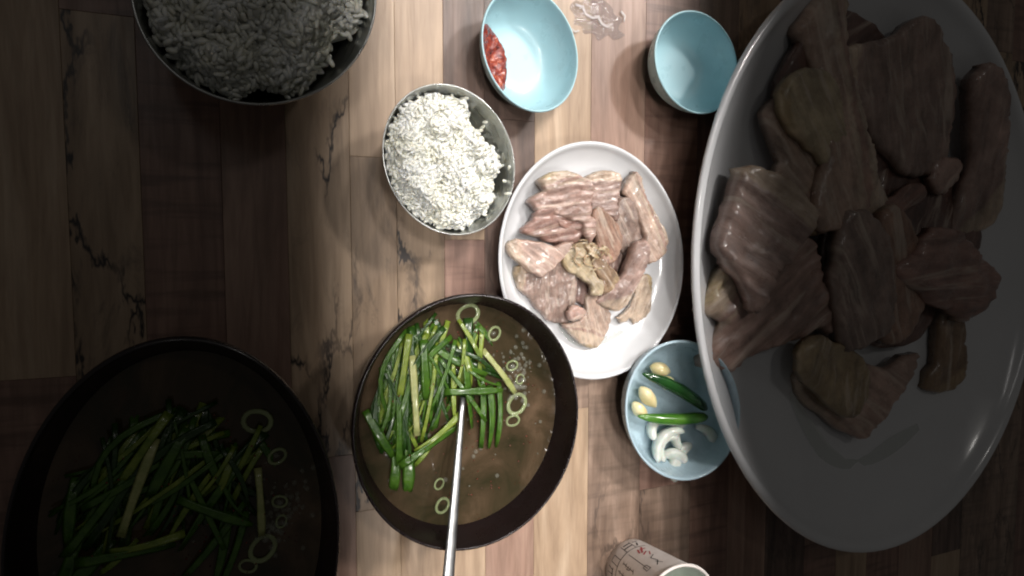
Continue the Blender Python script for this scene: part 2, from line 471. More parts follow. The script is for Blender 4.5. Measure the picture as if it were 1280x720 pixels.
rice_px = [(481.5, 172), (489, 148), (503, 132), (522, 124), (540, 113), (556, 111), (572, 115), (588, 122), (590, 138), (588, 153), (603, 160), (614, 176), (624, 190), (627, 208), (619, 222), (622, 240), (618, 262), (606, 272), (588, 283), (572, 291), (552, 287), (530, 277), (510, 262), (495, 243), (485, 218), (480, 195)]
rp = [tuple(P(x, y, 0.047)[:2]) for x, y in rice_px]
rp_s = spline(rp, 3)
inv = sm.inverted()
def rice_h(x, y):
    d = edge_dist(x, y, rp_s)
    q = inv @ Vector((x - sc_.x, y - sc_.y)); rr = q.length
    base = 0.030 + 0.0205 * min(1, d / 0.012) ** 0.6
    left = max(0, -q.x * 0.5 + 0.3)
    lump = 0.0105 * fbm(Vector((x * 55, y * 55, 3.1)), 3) + 0.0040 * fbm(Vector((x * 150, y * 150, 9)), 2)
    return base + 0.008 * left + lump + 0.005 * (1 - rr)
vs, fs = fill(rp_s, 0.0026)
V = [Vector((q.x, q.y, max(0.012, rice_h(q.x, q.y) - 0.0002))) for q in vs]; F = [tuple(f) for f in fs]
bd = border(fs); nb = len(V)
V += [Vector((p.x, p.y, p.z)) for p in V]
for i in range(nb):
    q = inv @ Vector((V[i].x - sc_.x, V[i].y - sc_.y)); lim = inner_r(STEEL, min(V[i].z, 0.0535)) - 0.03
    if q.length > lim: q = sm @ (q * (lim / q.length)); V[i].x, V[i].y = sc_.x + q.x, sc_.y + q.y
    q = inv @ Vector((V[i].x - sc_.x, V[i].y - sc_.y)); k = min(1.0, 0.66 / max(q.length, 1e-6))
    q = sm @ (q * k); V[nb + i] = Vector((sc_.x + q.x, sc_.y + q.y, 0.0135))
for a, b in bd: F.append((b, a, nb + a, nb + b))
xs = [p[0] for p in rp_s]; ys = [p[1] for p in rp_s]
def scatter(gap, lift, tries, flat):
    grid = {}
    for _ in range(tries):
        x, y = rnd.uniform(min(xs), max(xs)), rnd.uniform(min(ys), max(ys))
        if not in_poly(x, y, rp_s): continue
        gi, gj = int(x / gap + 500), int(y / gap + 500)
        if any(math.hypot(x - a_, y - b_) < gap for i in (-1, 0, 1) for j in (-1, 0, 1) for (a_, b_) in grid.get((gi + i, gj + j), ())): continue
        h = rice_h(x, y)
        q = (inv @ Vector((x - sc_.x, y - sc_.y))).length
        if q > inner_r(STEEL, min(h, 0.0535)) - 0.04: continue
        grid.setdefault((gi, gj), []).append((x, y))
        gx = (rice_h(x + 0.001, y) - h) / 0.001; gy = (rice_h(x, y + 0.001) - h) / 0.001
        nrm = Vector((-gx, -gy, 1)).normalized()
        d = Vector((rnd.gauss(0, 1), rnd.gauss(0, 1), rnd.gauss(0, 0.7)))
        d = d - nrm * d.dot(nrm) * flat
        grain(V, F, Vector((x, y, h)) + nrm * (lift + rnd.uniform(-0.0005, 0.0005)), d, nrm, rnd.uniform(0.0052, 0.0072), rnd.uniform(0.0012, 0.0016))
scatter(0.0017, 0.0004, 18000, 0.9); scatter(0.0030, 0.0014, 7000, 0.8); scatter(0.0062, 0.0028, 3000, 0.6)
rice = mesh_obj('cooked_rice', V, F, M_RICE, loc=(sc_.x, sc_.y, 0.01))
tag(rice, 'heap of sticky white rice in the steel bowl beside the pork plate', 'rice', 'heaps of rice', 'stuff')
for (x, y, lb) in ((607, 152, 'rice grain stuck highest on the far wall of the lit steel bowl'), (637.5, 210, 'rice grain stuck close under the right rim of the lit steel bowl'), (632.5, 227, 'rice grain stuck midway down the right wall of the lit steel bowl'), (636, 243, 'rice grain stuck lowest of three on the right wall of the lit steel bowl'), (604, 158, 'rice grain stuck just below the highest one on the far bowl wall')):   # loose grains stuck to the bowl wall
    best = None
    for k in range(60):
        z = 0.054 - k * 0.0007; p = P(x, y, z); q = inv @ Vector((p.x - sc_.x, p.y - sc_.y))
        e = abs(q.length - inner_r(STEEL, z))
        if best is None or e < best[0]: best = (e, p)
    V = []; F = []; p = best[1]; toc = Vector((sc_.x - p.x, sc_.y - p.y, 0.02)).normalized()
    grain(V, F, p + toc * 0.001, Vector((rnd.gauss(0, 1), rnd.gauss(0, 1), rnd.gauss(0, 1))), toc, 0.0066, 0.0014)
    tag(mesh_obj('rice_grain', V, F, M_RICE, loc=p), lb, 'rice grain', 'rice grains stuck to the bowl wall')

# --- soup bowl
SOUP_RIM = (586, 528.5, 142, 161.5, -13)
SOUP = smooth_prof([(0.48, 0.0), (0.52, 0.001), (0.54, 0.006), (0.66, 0.012), (0.83, 0.027), (0.945, 0.047), (0.985, 0.064), (0.995, 0.0715), (0.985, 0.0735), (0.968, 0.0725), (0.945, 0.063), (0.90, 0.049), (0.80, 0.030), (0.64, 0.0165), (0.45, 0.011), (0.1, 0.010)], 4)
SOUP_Z = 0.0475
dish('soup_bowl', 'dark brown bowl of chive soup holding a steel spoon below the pork plate', 'bowl', SOUP_RIM, 0.0725, SOUP, M_DARK, group='dark bowls of soup')
so_c, so_m = ring(*SOUP_RIM, 0.0725)
surface_disc('soup_broth', so_c, so_m, inner_r(SOUP, SOUP_Z) + 0.004, SOUP_Z, M_BROTH, 'cloudy brown broth in the dark bowl that holds the spoon', 'soup')

def leaf_geo(path, width, flat=0.2, up=Vector((0, 0, 1)), taper=0.5, twist=0.0):
    V = []; F = []; n = len(path); S6 = 6
    ph = rnd.uniform(0, 6)
    for i, p in enumerate(path):
        d = (path[min(i + 1, n - 1)] - path[max(i - 1, 0)]).normalized()
        t = i / (n - 1)
        s = d.cross(up).normalized(); u = s.cross(d); an = twist * (t - 0.3)
        s, u = s * math.cos(an) + u * math.sin(an), u * math.cos(an) - s * math.sin(an)
        wd = width * (1 - (1 - taper) * max(0, (t - 0.6) / 0.4) ** 2) * (1 + 0.12 * math.sin(ph + 7 * t))
        th = wd * flat
        # a shallow gutter-shaped cross section
        for (x, z) in ((-.5, .30 * flat * 2), (-.25, .1), (0, 0), (.25, .1), (.5, .30 * flat * 2)):
            V.append(p + s * (x * wd) + u * (z * wd * 0.5 + th * 0.4))
        for (x, z) in ((.3, -.02), (0, -.1), (-.3, -.02)):
            V.append(p + s * (x * wd) + u * (z * wd - th * 0.4))
    K = 8
    for i in range(n - 1):
        for k in range(K): F.append((i * K + k, i * K + (k + 1) % K, (i + 1) * K + (k + 1) % K, (i + 1) * K + k))
    F.append(tuple(range(K))[::-1]); F.append(tuple((n - 1) * K + k for k in range(K)))
    return V, F

CH = []   # every green piece of the soup, for the second bowl
def chive(x1, y1, x2, y2, wpx, tone, z, sag=0.0, bow=0.0, label=None):
    a, b = P(x1, y1, z), P(x2, y2, z)
    n = 9; path = []
    side = Vector((-(b - a).y, (b - a).x, 0))
    for i in range(n):
        t = i / (n - 1)
        p = a.lerp(b, t) + side * (bow * math.sin(math.pi * t)) + Vector((0, 0, 0.0012 * math.sin(math.pi * t) - sag * (2 * t - 1) ** 2))
        path.append(p)
    V, F = leaf_geo(path, wpx / 1750.0, 0.07 + 0.10 * rnd.random(), taper=rnd.choice([0.4, 0.9, 1.0]), twist=rnd.gauss(0, 0.5))
    o = mesh_obj('chive_piece', V, F, M_LEAF[tone], loc=a.lerp(b, 0.5))
    tag(o, label or ('cut dark green chive piece tangled in the soup that holds the spoon' if tone < 2 else 'cut yellow green chive piece tangled in the soup that holds the spoon'), 'chive',
        'dark chive pieces in the soup with the spoon' if tone < 2 else 'yellow green chive pieces in the soup with the spoon')
    CH.append(o); return o
Z = SOUP_Z
# the big leaves that can be told apart
one = [
    (556, 491, 630, 488, 10, 1, Z + .0085, 'dark green chive piece lying level across the top of the tangle'),
    (586, 398, 588, 470, 13, 0, Z + .003, 'broad dark green leaf at the far end of the soup tangle'),
    (581, 425, 591, 536, 9, 1, Z + .006, 'straight green chive piece hanging right of the spoon tip'),
    (574, 400, 607, 462, 6, 2, Z + .005, 'thin yellow green chive piece slanting through the far end of the tangle'),
    (604, 470, 602, 561, 8, 1, Z + .004, 'left of the three short chive pieces hanging at the right end'),
    (613, 482, 612, 562, 9, 1, Z + .0035, 'middle of the three short chive pieces hanging at the right end'),
    (624, 478, 621, 560, 8, 1, Z + .003, 'right of the three short chive pieces hanging at the right end'),
    (604, 438, 645, 492, 8, 3, Z + .004, 'pale yellow stalk slanting among the bubbles'),
    (500, 584, 574, 533, 10, 1, Z + .007, 'green chive piece slanting down left from the spoon tip'),
    (520, 566, 576, 518, 8, 2, Z + .008, 'yellow green chive piece ending at the spoon tip'),
    (457, 514, 492, 572, 11, 1, Z + .005, 'dark chive piece slanting along the left wall of the soup bowl'),
    (494, 556, 492, 613, 12, 1, Z + .002, 'left of the two broad leaf ends sunk below the tangle'),
    (507, 552, 510, 616, 15, 1, Z + .0015, 'right of the two broad leaf ends sunk below the tangle'),
    (545, 545, 519, 583, 6, 2, Z + .0055, 'thin pale chive end pointing down left below the tangle'),
    (512, 418, 500, 500, 9, 2, Z + .009, 'long yellow green stalk standing out on the left of the tangle'),
    (516, 445, 522, 546, 9, 3, Z + .010, 'pale yellow stalk in the middle of the left tangle'),
    (530, 425, 534, 500, 12, 1, Z + .009, 'bright glossy leaf with a red flake on the tangle'),
]
for (x1, y1, x2, y2, wd, t, z, lb) in one: chive(x1, y1, x2, y2, wd, t, z, 0.002, rnd.uniform(-.03, .03), lb)
for i in range(120):     # the rest of the tangle
    u = rnd.random()
    cx, cy = 470 + 95 * u + rnd.gauss(0, 5), 505 - 50 * u + rnd.gauss(0, 20)
    a = R(rnd.gauss(104 - 22 * u, 20)); L = rnd.uniform(45, 72)
    if u > 0.8: a = R(rnd.uniform(20, 120)); cx += rnd.uniform(0, 45); cy += rnd.uniform(-15, 15); L *= 0.7
    x1, y1, x2, y2 = cx - L * math.cos(a), cy - L * math.sin(a), cx + L * math.cos(a), cy + L * math.sin(a)
    def clampx(x, y):
        dx, dy = (x - 577) / 110, (y - 515) / 128; q = math.hypot(dx, dy)
        return (x, y) if q < 1 else (577 + 110 * dx / q, 515 + 128 * dy / q)
    (x1, y1), (x2, y2) = clampx(x1, y1), clampx(x2, y2)
    chive(x1, y1, x2, y2, rnd.uniform(3, 9.5), rnd.choice([0, 0, 1, 1, 1, 2]), Z + rnd.uniform(-.0012, .0078), rnd.uniform(0, .005), rnd.gauss(0, .08))

def torus_geo(c, r, w, h, n=18, q=6, gap=0.0, tilt=(0, 0)):
    V = []; F = []
    for i in range(n):
        a = 2 * math.pi * i / n; rr = r * (1 + 0.12 * math.sin(2 * a + tilt[0] * 9))
        for k in range(q):
            b = 2 * math.pi * k / q
            x, y = (rr + w * math.cos(b)) * math.cos(a), (rr + w * math.cos(b)) * math.sin(a)
            V.append(c + Vector((x, y, h * math.sin(b) + x * tilt[0] + y * tilt[1])))
    for i in range(n):
        for k in range(q): F.append((i * q + k, ((i + 1) % n) * q + k, ((i + 1) % n) * q + (k + 1) % q, i * q + (k + 1) % q))
    return V, F
rings = [(549, 605, 6.5, 'small pale scallion ring floating left of the spoon handle'), (553, 632, 9, 'larger pale scallion ring half under the spoon handle'),
         (618, 417, 8.5, 'scallion ring floating near the far wall of the soup'), (585, 393, 13, 'big faint scallion ring under the far rim of the soup bowl'),
         (640, 457, 7, 'scallion ring above the bubbles at the right'), (646, 505, 13, 'wide translucent scallion ring right of the three chive ends'),
         (641, 526, 8, 'scallion ring just below the wide translucent one'), (650, 474, 6, 'small scallion ring among the bubbles')]
for (x, y, r, lb) in rings:
    c = P(x, y, SOUP_Z + 0.0006)
    V, F = torus_geo(c, r / 1750, r / 1750 * 0.24, 0.0007, tilt=(rnd.uniform(-.12, .12), rnd.uniform(-.12, .12)))
    o = tag(mesh_obj('scallion_ring', V, F, M_RING, loc=c), lb, 'scallion ring', 'scallion rings in the soup with the spoon'); CH.append(o)
# bubbles and pepper flakes
def ball_geo(V, F, c, r, sq=1.0, n=8, m_=5):
    b = len(V)
    for j in range(1, m_):
        t = math.pi * j / m_
        for i in range(n):
            a = 2 * math.pi * i / n; V.append(c + Vector((r * math.sin(t) * math.cos(a), r * math.sin(t) * math.sin(a), r * sq * math.cos(t))))
    V.append(c + Vector((0, 0, r * sq))); V.append(c - Vector((0, 0, r * sq))); e = b + n * (m_ - 1)
    for i in range(n):
        F.append((e, b + i, b + (i + 1) % n)); F.append((e + 1, b + n * (m_ - 2) + (i + 1) % n, b + n * (m_ - 2) + i))
        for j in range(m_ - 2): F.append((b + j * n + i, b + (j + 1) * n + i, b + (j + 1) * n + (i + 1) % n, b + j * n + (i + 1) % n))
V = []; F = []
for i in range(150):
    x, y = rnd.gauss(645, 9), rnd.gauss(478, 19)
    if i > 70: x, y = rnd.uniform(560, 665), rnd.uniform(395, 480)
    if i > 110: x, y = rnd.uniform(470, 680), rnd.uniform(430, 620)
    ball_geo(V, F, P(x, y, SOUP_Z + 0.0003), rnd.uniform(0.0006, 0.0022), 0.8, 12, 8)
CH.append(tag(mesh_obj('soup_bubbles', V, F, M_BUBBLE, loc=P(645, 476, SOUP_Z)), 'cluster of small clear bubbles at the right end of the chives', 'bubbles', None, 'stuff'))
V = []; F = []
for i in range(150):
    a = rnd.uniform(0, 6.28); q = rnd.random() ** 0.5
    x, y = 577 + 100 * q * math.cos(a), 510 + 115 * q * math.sin(a)
    ball_geo(V, F, P(x, y, SOUP_Z + (0.0004 if rnd.random() < .5 else 0.010)), rnd.uniform(0.0003, 0.0008), 0.5, 5, 3)
CH.append(tag(mesh_obj('pepper_flakes', V, F, M_FLAKE, loc=P(577, 510, SOUP_Z)), 'tiny dark red pepper flakes scattered over the soup with the spoon', 'pepper flakes', None, 'stuff'))

# --- spoon standing in the soup, handle leaning out over the near rim
sp_root = empty('spoon', P(577, 500, 0.03)); sp_root['_at'] = tuple(sp_root.location)
tag(sp_root, 'steel spoon with a long tapering handle leaning over the near rim of the dark bowl', 'spoon')
a = P(577, 517, 0.0555); b = P(563, 690, 0.0785); d = (b - a).normalized()
path = [a - d * 0.012 + d * (0.012 + 0.19) * t / 20 for t in range(21)]
V = []; F = []
for i, p in enumerate(path):
    t = i / 20; s = d.cross(Vector((0, 0, 1))).normalized(); u = s.cross(d)
    wd = 0.0021 + 0.0034 * min(1, t * 1.1); th = 0.0015 + 0.0008 * t
    for k in range(12):
        an = 2 * math.pi * k / 12; V.append(p + s * wd * math.cos(an) + u * th * math.sin(an))
for i in range(20):
    for k in range(12): F.append((i * 12 + k, i * 12 + (k + 1) % 12, (i + 1) * 12 + (k + 1) % 12, (i + 1) * 12 + k))
F.append(tuple(range(12))[::-1]); F.append(tuple(240 + k for k in range(12)))
mesh_obj('handle', V, F, M_SPOON, parent=sp_root)
V = []; F = []; e = path[0] - d * 0.024 + Vector((0, 0, -0.008))
for j in range(7):
    for i in range(16):
        an = 2 * math.pi * i / 16; r = j / 6
        q = d * (0.028 * r * math.cos(an)) + d.cross(Vector((0, 0, 1))).normalized() * (0.019 * r * math.sin(an))
        V.append(e + q + Vector((0, 0, -0.007 * (1 - r * r))))
for j in range(6):
    for i in range(16): F.append((j * 16 + i, j * 16 + (i + 1) % 16, (j + 1) * 16 + (i + 1) % 16, (j + 1) * 16 + i))
bw = mesh_obj('spoon_bowl', V, F, M_SPOON, parent=sp_root)
sm_ = bw.modifiers.new('thickness', 'SOLIDIFY'); sm_.thickness = 0.001

# --- plate of pork
PLATE_RIM = (742.5, 326.5, 115.5, 149, 2)
PLATE = smooth_prof([(0.60, 0.0), (0.64, 0.0008), (0.66, 0.004), (0.80, 0.009), (0.95, 0.0175), (0.988, 0.0225), (1.0, 0.0245), (0.985, 0.0256), (0.965, 0.0245), (0.925, 0.0195), (0.83, 0.0125), (0.70, 0.0085), (0.55, 0.0072), (0.2, 0.007)], 4)
plate, pl_c, pl_m = dish('oval_plate', 'white oval porcelain plate of sliced pork in the middle of the lit table', 'plate', PLATE_RIM, 0.025, PLATE, M_PLATE, group='white plates of pork')
# a little juice lying in the plate
jp = spline([tuple(P(x, y, 0.0085)[:2]) for x, y in ((700, 392), (735, 428), (770, 425), (800, 395), (818, 350), (826, 322), (812, 412), (785, 436), (750, 446), (715, 432))][:6] + [tuple(P(x, y, 0.0085)[:2]) for x, y in ((822, 370), (800, 420), (765, 440), (725, 436))], 4)
def juice(poly_px, z, label, name, mat, h=0.0008):
    poly = spline([tuple(P(x, y, z)[:2]) for x, y in poly_px], 4)
    vs, fs = fill(poly, 0.003)
    V = [(q.x, q.y, z + h * min(1, edge_dist(q.x, q.y, poly) / 0.002)) for q in vs]
    return tag(mesh_obj(name, V, [tuple(f) for f in fs], mat, loc=(V[0][0], V[0][1], z)), label, 'liquid')
PJ = juice([(690, 390), (728, 428), (760, 418), (795, 400), (815, 345), (826, 335), (824, 372), (806, 410), (775, 436), (745, 446), (712, 428)], 0.0088, 'thin clear meat juice pooled at the near end of the white plate', 'meat_juice', M_JUICE, 0.0006)

z2 = lambda pts: [(620 + x / 4.5, 170 + y / 4.5) for x, y in pts]
z3 = lambda pts: [(620 + x / 4.235, 310 + y / 4.235) for x, y in pts]
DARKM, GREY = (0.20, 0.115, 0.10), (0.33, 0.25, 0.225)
FAT, FATY, RIND, ORNG = (0.62, 0.51, 0.41), (0.52, 0.42, 0.24), (0.46, 0.36, 0.22), (0.52, 0.32, 0.19)
PORK = []
def mixc(a, b, t): t = max(0, min(1, t)); return tuple(x + (y - x) * t for x, y in zip(a, b))
def pork(poly, z0, th, fibre, skin, bands, label, tilt=(0, 0), rough=1.0, edge=0.0011, lay=0.0):
    """poly: outline as seen at its height; fibre: direction of the grain (degrees, photo); skin: side the rind is on;
    bands: (width in mm, colour) from the rind inward"""
    zt = z0 + th
    mx, my = sum(p[0] for p in poly) / len(poly), sum(p[1] for p in poly) / len(poly)
    poly = [(mx + (x - mx) * 1.06, my + (y - my) * 1.06) for x, y in poly]; tilt = (tilt[0] * 1.5 + rnd.uniform(-.2, .2), tilt[1] * 1.5 + rnd.uniform(-.18, .18))
    w_ = spline([tuple(P(x, y, zt)[:2]) for x, y in poly], 4)
    w_ = [(x + 0.0007 * noise.noise(Vector((x * 1100, y * 1100, 3))) + 0.0013 * noise.noise(Vector((x * 420, y * 420, z0 * 900))), y + 0.0013 * noise.noise(Vector((x * 420, y * 420, 7 + z0 * 900)))) for x, y in w_]
    vs, fs = fill(w_, 0.0013)
    c = Vector((sum(p[0] for p in w_) / len(w_), sum(p[1] for p in w_) / len(w_)))
    fd = Vector((math.cos(R(fibre)), math.sin(R(fibre)))); fn = Vector((-fd.y, fd.x))
    sd = Vector((math.cos(R(skin)), math.sin(R(skin))))
    smax = max(Vector(p).dot(sd) for p in w_)
    sdn = z0 * 1000 + len(poly)
    V = []; cols = []; vecs = []
    for q in vs:
        d = edge_dist(q.x, q.y, w_); e = min(1, d / edge)
        rel = q - c
        wob = 0.0025 * noise.noise(Vector((q.x * 70, q.y * 70, sdn)))
        ridge = noise.noise(Vector((q.dot(fd) * 90, q.dot(fn) * 620, sdn))) * 0.0006 + noise.noise(Vector((q.dot(fd) * 40, q.dot(fn) * 260, sdn + 4))) * 0.0005
        lump = 0.0013 * fbm(Vector((q.x * 60, q.y * 60, sdn + 2)), 4)
        step = 0
        if lay:
            ph = (q.dot(fn) + wob * 1.2) / lay; fr = ph - math.floor(ph); step = 0.0019 * (fr if fr < 0.8 else (1 - fr) * 4)
        z = zt + rel.x * tilt[0] + rel.y * tilt[1] + (ridge + lump) * rough + step - th * 0.3 * (1 - math.sqrt(max(0, 1 - (1 - e) ** 2)))
        V.append(Vector((q.x, q.y, z)))
        s = (smax - q.dot(sd) + wob) * 1000
        col = bands[-1][1]; acc = 0; prev = None
        for (wd, cc) in [(w0 * 1.5, c0) for w0, c0 in bands]:
            if s < acc + wd or cc is bands[-1][1]:
                col = cc if prev is None else mixc(prev, cc, (s - acc) / 0.7 + 0.2)
                break
            acc += wd; prev = cc
        var = 1 + 0.28 * noise.noise(Vector((q.dot(fd) * 110, q.dot(fn) * 700, sdn + 9))) + 0.3 * fbm(Vector((q.x * 130, q.y * 130, sdn)), 2)
        g = sum(col) / 3; blot = 0.5 + 0.5 * noise.noise(Vector((q.x * 55, q.y * 55, sdn + 30))); col = tuple((x * 0.86 + g * 0.14) * (0.66 + 0.40 * blot) for x in col)
        dk = 1 - 0.24 * max(0, min(1, (noise.noise(Vector((q.dot(fd) * 45, q.dot(fn) * 330, sdn + 50))) - 0.12) * 5))
        cols.append(tuple(min(0.85, x * var * dk * k_) for x, k_ in zip(col, (0.97, 0.93, 0.87)))); vecs.append((q.dot(fd), q.dot(fn), sdn * 0.37))
    F = [tuple(f) for f in fs]; n = len(V)
    for i in range(n):
        V.append(Vector((V[i].x, V[i].y, min(V[i].z - 0.0006, V[i].z - th * 0.55)))); cols.append(cols[i]); vecs.append(vecs[i])
    F += [tuple(n + k for k in f)[::-1] for f in fs]
    for a_, b_ in border(fs): F.append((b_, a_, n + a_, n + b_))
    o = mesh_obj('pork_slice', V, F, M_PORK, loc=(c.x, c.y, z0), cols=cols, vecs=vecs)
    tag(o, label, 'pork slice', 'pork slices on the lit white plate')
    PORK.append(o); return o

# bottom layer that shows in the gaps
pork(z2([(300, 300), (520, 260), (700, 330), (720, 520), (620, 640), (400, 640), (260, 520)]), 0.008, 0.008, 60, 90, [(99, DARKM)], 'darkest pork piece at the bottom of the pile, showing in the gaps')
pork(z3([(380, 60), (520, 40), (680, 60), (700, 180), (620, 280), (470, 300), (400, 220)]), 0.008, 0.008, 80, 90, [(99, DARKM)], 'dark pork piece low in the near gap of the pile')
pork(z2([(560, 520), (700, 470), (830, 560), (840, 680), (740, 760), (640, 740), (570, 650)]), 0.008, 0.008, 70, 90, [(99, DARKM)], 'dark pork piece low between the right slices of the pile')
# slices that show
pork(z3([(112, 120), (170, 95), (250, 90), (330, 60), (395, 120), (416, 220), (414, 300), (392, 388), (345, 392), (300, 384), (240, 325), (185, 260), (135, 215)]), 0.011, 0.009, -82, 170, [(2, RIND), (4.5, FAT), (99, (0.42, 0.31, 0.28))], 'wide grey pink slice with long fibres behind the dark bowl rim', (0, 0.05), 1.5)
pork(z3([(480, 255), (560, 250), (600, 320), (612, 390), (575, 480), (530, 527), (460, 503), (395, 445), (365, 405), (430, 388), (475, 350)]), 0.010, 0.009, -70, -105, [(2, RIND), (6, FAT), (2, (0.45, 0.31, 0.27)), (1, FAT), (99, (0.50, 0.38, 0.32))], 'nearest wedge of pork pointing down to the meat juice', (0, 0.1))
pork(z3([(745, 180), (790, 148), (822, 165), (832, 260), (826, 340), (790, 378), (742, 402), (718, 372), (700, 382), (672, 396), (655, 372), (640, 368), (672, 345), (705, 318), (732, 260)]), 0.009, 0.006, 70, 20, [(3, FATY), (5, FAT), (2.5, ORNG), (99, FAT)], 'ragged yellow and cream slice at the lower right of the pile')
pork(z2([(690, 370), (730, 352), (775, 378), (810, 430), (838, 520), (840, 610), (770, 650), (720, 650), (700, 560), (680, 480)]), 0.014, 0.010, -60, 60, [(99, GREY)], 'grey brown slice tucked under the long slice at the right', (0.1, 0), 1.3)
pork(z2([(775, 235), (796, 212), (825, 246), (842, 320), (882, 400), (922, 480), (952, 560), (946, 645), (884, 702), (850, 690), (838, 640), (842, 560), (815, 480), (790, 400), (752, 345), (735, 318)]), 0.017, 0.011, -62, 25, [(3, FAT), (2, (0.47, 0.31, 0.26)), (1.5, FAT), (99, (0.56, 0.41, 0.34))], 'long pale slice with a pink edge at the far right of the pile', (0.05, 0.1))
pork(z2([(515, 250), (560, 214), (640, 200), (697, 226), (697, 330), (682, 380), (692, 440), (682, 472), (620, 440), (570, 425), (540, 405), (530, 330)]), 0.015, 0.010, 5, 95, [(6, FAT), (2.5, (0.43, 0.31, 0.285)), (1.2, FAT), (99, (0.43, 0.31, 0.285))], 'upright slice with a cream fat cap at the far middle of the pile', (0, 0), 1.2, lay=0.006)
pork(z2([(545, 430), (588, 408), (640, 450), (690, 500), (716, 570), (712, 640), (682, 702), (620, 716), (580, 650), (572, 590), (552, 520)]), 0.018, 0.009, -60, 20, [(99, (0.40, 0.25, 0.19))], 'curled brown slice in the middle of the pile below the fat cap', (-0.15, 0))
pork(z2([(215, 470), (240, 420), (330, 408), (420, 455), (482, 478), (492, 540), (462, 592), (420, 622), (380, 604), (280, 585), (170, 542), (163, 515), (200, 490)]), 0.015, 0.010, 12, -100, [(4, (0.36, 0.21, 0.18)), (99, (0.43, 0.265, 0.235))], 'dark pink folded slice under the far left slice', (0.02, 0.08), 1.3, lay=0.009)
pork(z2([(255, 258), (330, 212), (420, 214), (522, 270), (532, 350), (527, 430), (552, 480), (552, 540), (531, 597), (503, 560), (475, 482), (400, 465), (320, 425), (260, 424), (225, 388), (213, 352), (285, 312)]), 0.019, 0.011, 8, 105, [(2, FATY), (3.5, FAT), (2, (0.50, 0.34, 0.30)), (1.2, FAT), (99, (0.48, 0.325, 0.29))], 'largest pink slice at the far left of the pile with layered folds', (0.05, 0.06), 1.4, lay=0.007)
pork(z2([(340, 480), (420, 470), (480, 490), (470, 530), (400, 520)]), 0.022, 0.005, 10, 90, [(99, (0.34, 0.19, 0.16))], 'small dark shred lying on the folded left slice', (0, 0))
pork([(640, 305.5), (651, 299.5), (675, 303), (693, 308), (713, 302), (708, 314), (698, 327), (686, 339), (675.5, 345), (655, 330), (643, 318)], 0.021, 0.009, -40, 200, [(5, FAT), (3, (0.60, 0.46, 0.38)), (99, (0.56, 0.40, 0.35))], 'pale pink slice at the left edge of the pile', (0.05, 0.05))
pork(z2([(375, 655), (440, 612), (520, 598), (570, 620), (592, 680), (560, 730), (480, 728), (400, 722)]), 0.019, 0.008, -60, 90, [(99, (0.45, 0.36, 0.22))], 'tendon shreds in the very middle of the pile', (0, 0), 2.0)
pork(z3([(355, 62), (400, 8), (470, 15), (500, 80), (538, 150), (568, 178), (574, 240), (545, 250), (515, 240), (505, 195), (440, 150), (385, 122)]), 0.022, 0.008, -48, 200, [(2, FATY), (99, (0.58, 0.50, 0.34))], 'cream yellow tendon strip bent across the near middle of the pile', (0, 0.05))
pork(z3([(500, 20), (560, 55), (622, 110), (657, 160), (632, 215), (580, 242), (560, 165), (530, 120)]), 0.020, 0.009, -50, -20, [(4, (0.46, 0.34, 0.20)), (99, (0.36, 0.25, 0.16))], 'yellow brown tendon piece right of the cream tendon strip', (0.1, 0))
pork(z3([(712, 20), (726, -22), (752, -34), (778, -18), (787, 40), (777, 130), (742, 225), (694, 324), (640, 318), (578, 285), (622, 228), (682, 138), (704, 60)]), 0.022, 0.011, 62, -75, [(8, (0.58, 0.47, 0.37)), (99, (0.48, 0.34, 0.31))], 'long narrow slice at the right of the pile with a cream near end', (0.1, 0.05), 1.2)
pork(z3([(408, 308), (440, 308), (487, 345), (452, 376), (408, 388), (388, 352)]), 0.019, 0.008, 20, 0, [(99, (0.56, 0.38, 0.34))], 'small pink nub of pork between the two nearest slices', (0, 0))

for i in range(22):
    cx, cy = rnd.gauss(738, 12), rnd.gauss(312, 10)
    a = rnd.gauss(R(62), 0.7); L = rnd.uniform(5, 13)
    z = 0.031 + rnd.uniform(0, .004)
    p0, p1 = P(cx - L * math.cos(a), cy - L * math.sin(a), z), P(cx + L * math.cos(a), cy + L * math.sin(a), z + rnd.uniform(-.004, .001))
    sd_ = Vector((-(p1 - p0).y, (p1 - p0).x, 0)) * rnd.gauss(0, 0.22)
    V, F = leaf_geo([p0.lerp(p1, t / 6) + sd_ * math.sin(math.pi * t / 6) + Vector((0, 0, .0015 * math.sin(math.pi * t / 6))) for t in range(7)], rnd.uniform(.0008, .002), 0.6, taper=0.3)
    tag(mesh_obj('pork_shred', V, F, M_TENDON, loc=p0), 'thin stringy shred of pork lying loose in the middle of the lit pile', 'pork shred', 'stringy shreds in the middle of the lit pork')

# --- blue dishes
BD = smooth_prof([(0.50, 0.0), (0.54, 0.0008), (0.56, 0.004), (0.74, 0.010), (0.91, 0.023), (0.985, 0.0345), (1.0, 0.0368), (0.985, 0.038), (0.955, 0.0365), (0.88, 0.0245), (0.72, 0.0125), (0.54, 0.0068), (0.2, 0.006)], 4)
DRIM = (663, 62, 60.5, 79, 12)
dish('sauce_dish', 'pale blue dish with red sauce on its wall at the far end of the table', 'dish', DRIM, 0.0375, BD, M_BLUE, group='pale blue dishes')
d_c, d_m = ring(*DRIM, 0.0375); d_i = d_m.inverted()
dish('sauce_dish', 'empty pale blue dish at the right, partly in the dark beside the big platter', 'dish', (871, 78, 52, 65, 8), 0.0375, BD, M_BLUE, group='pale blue dishes')
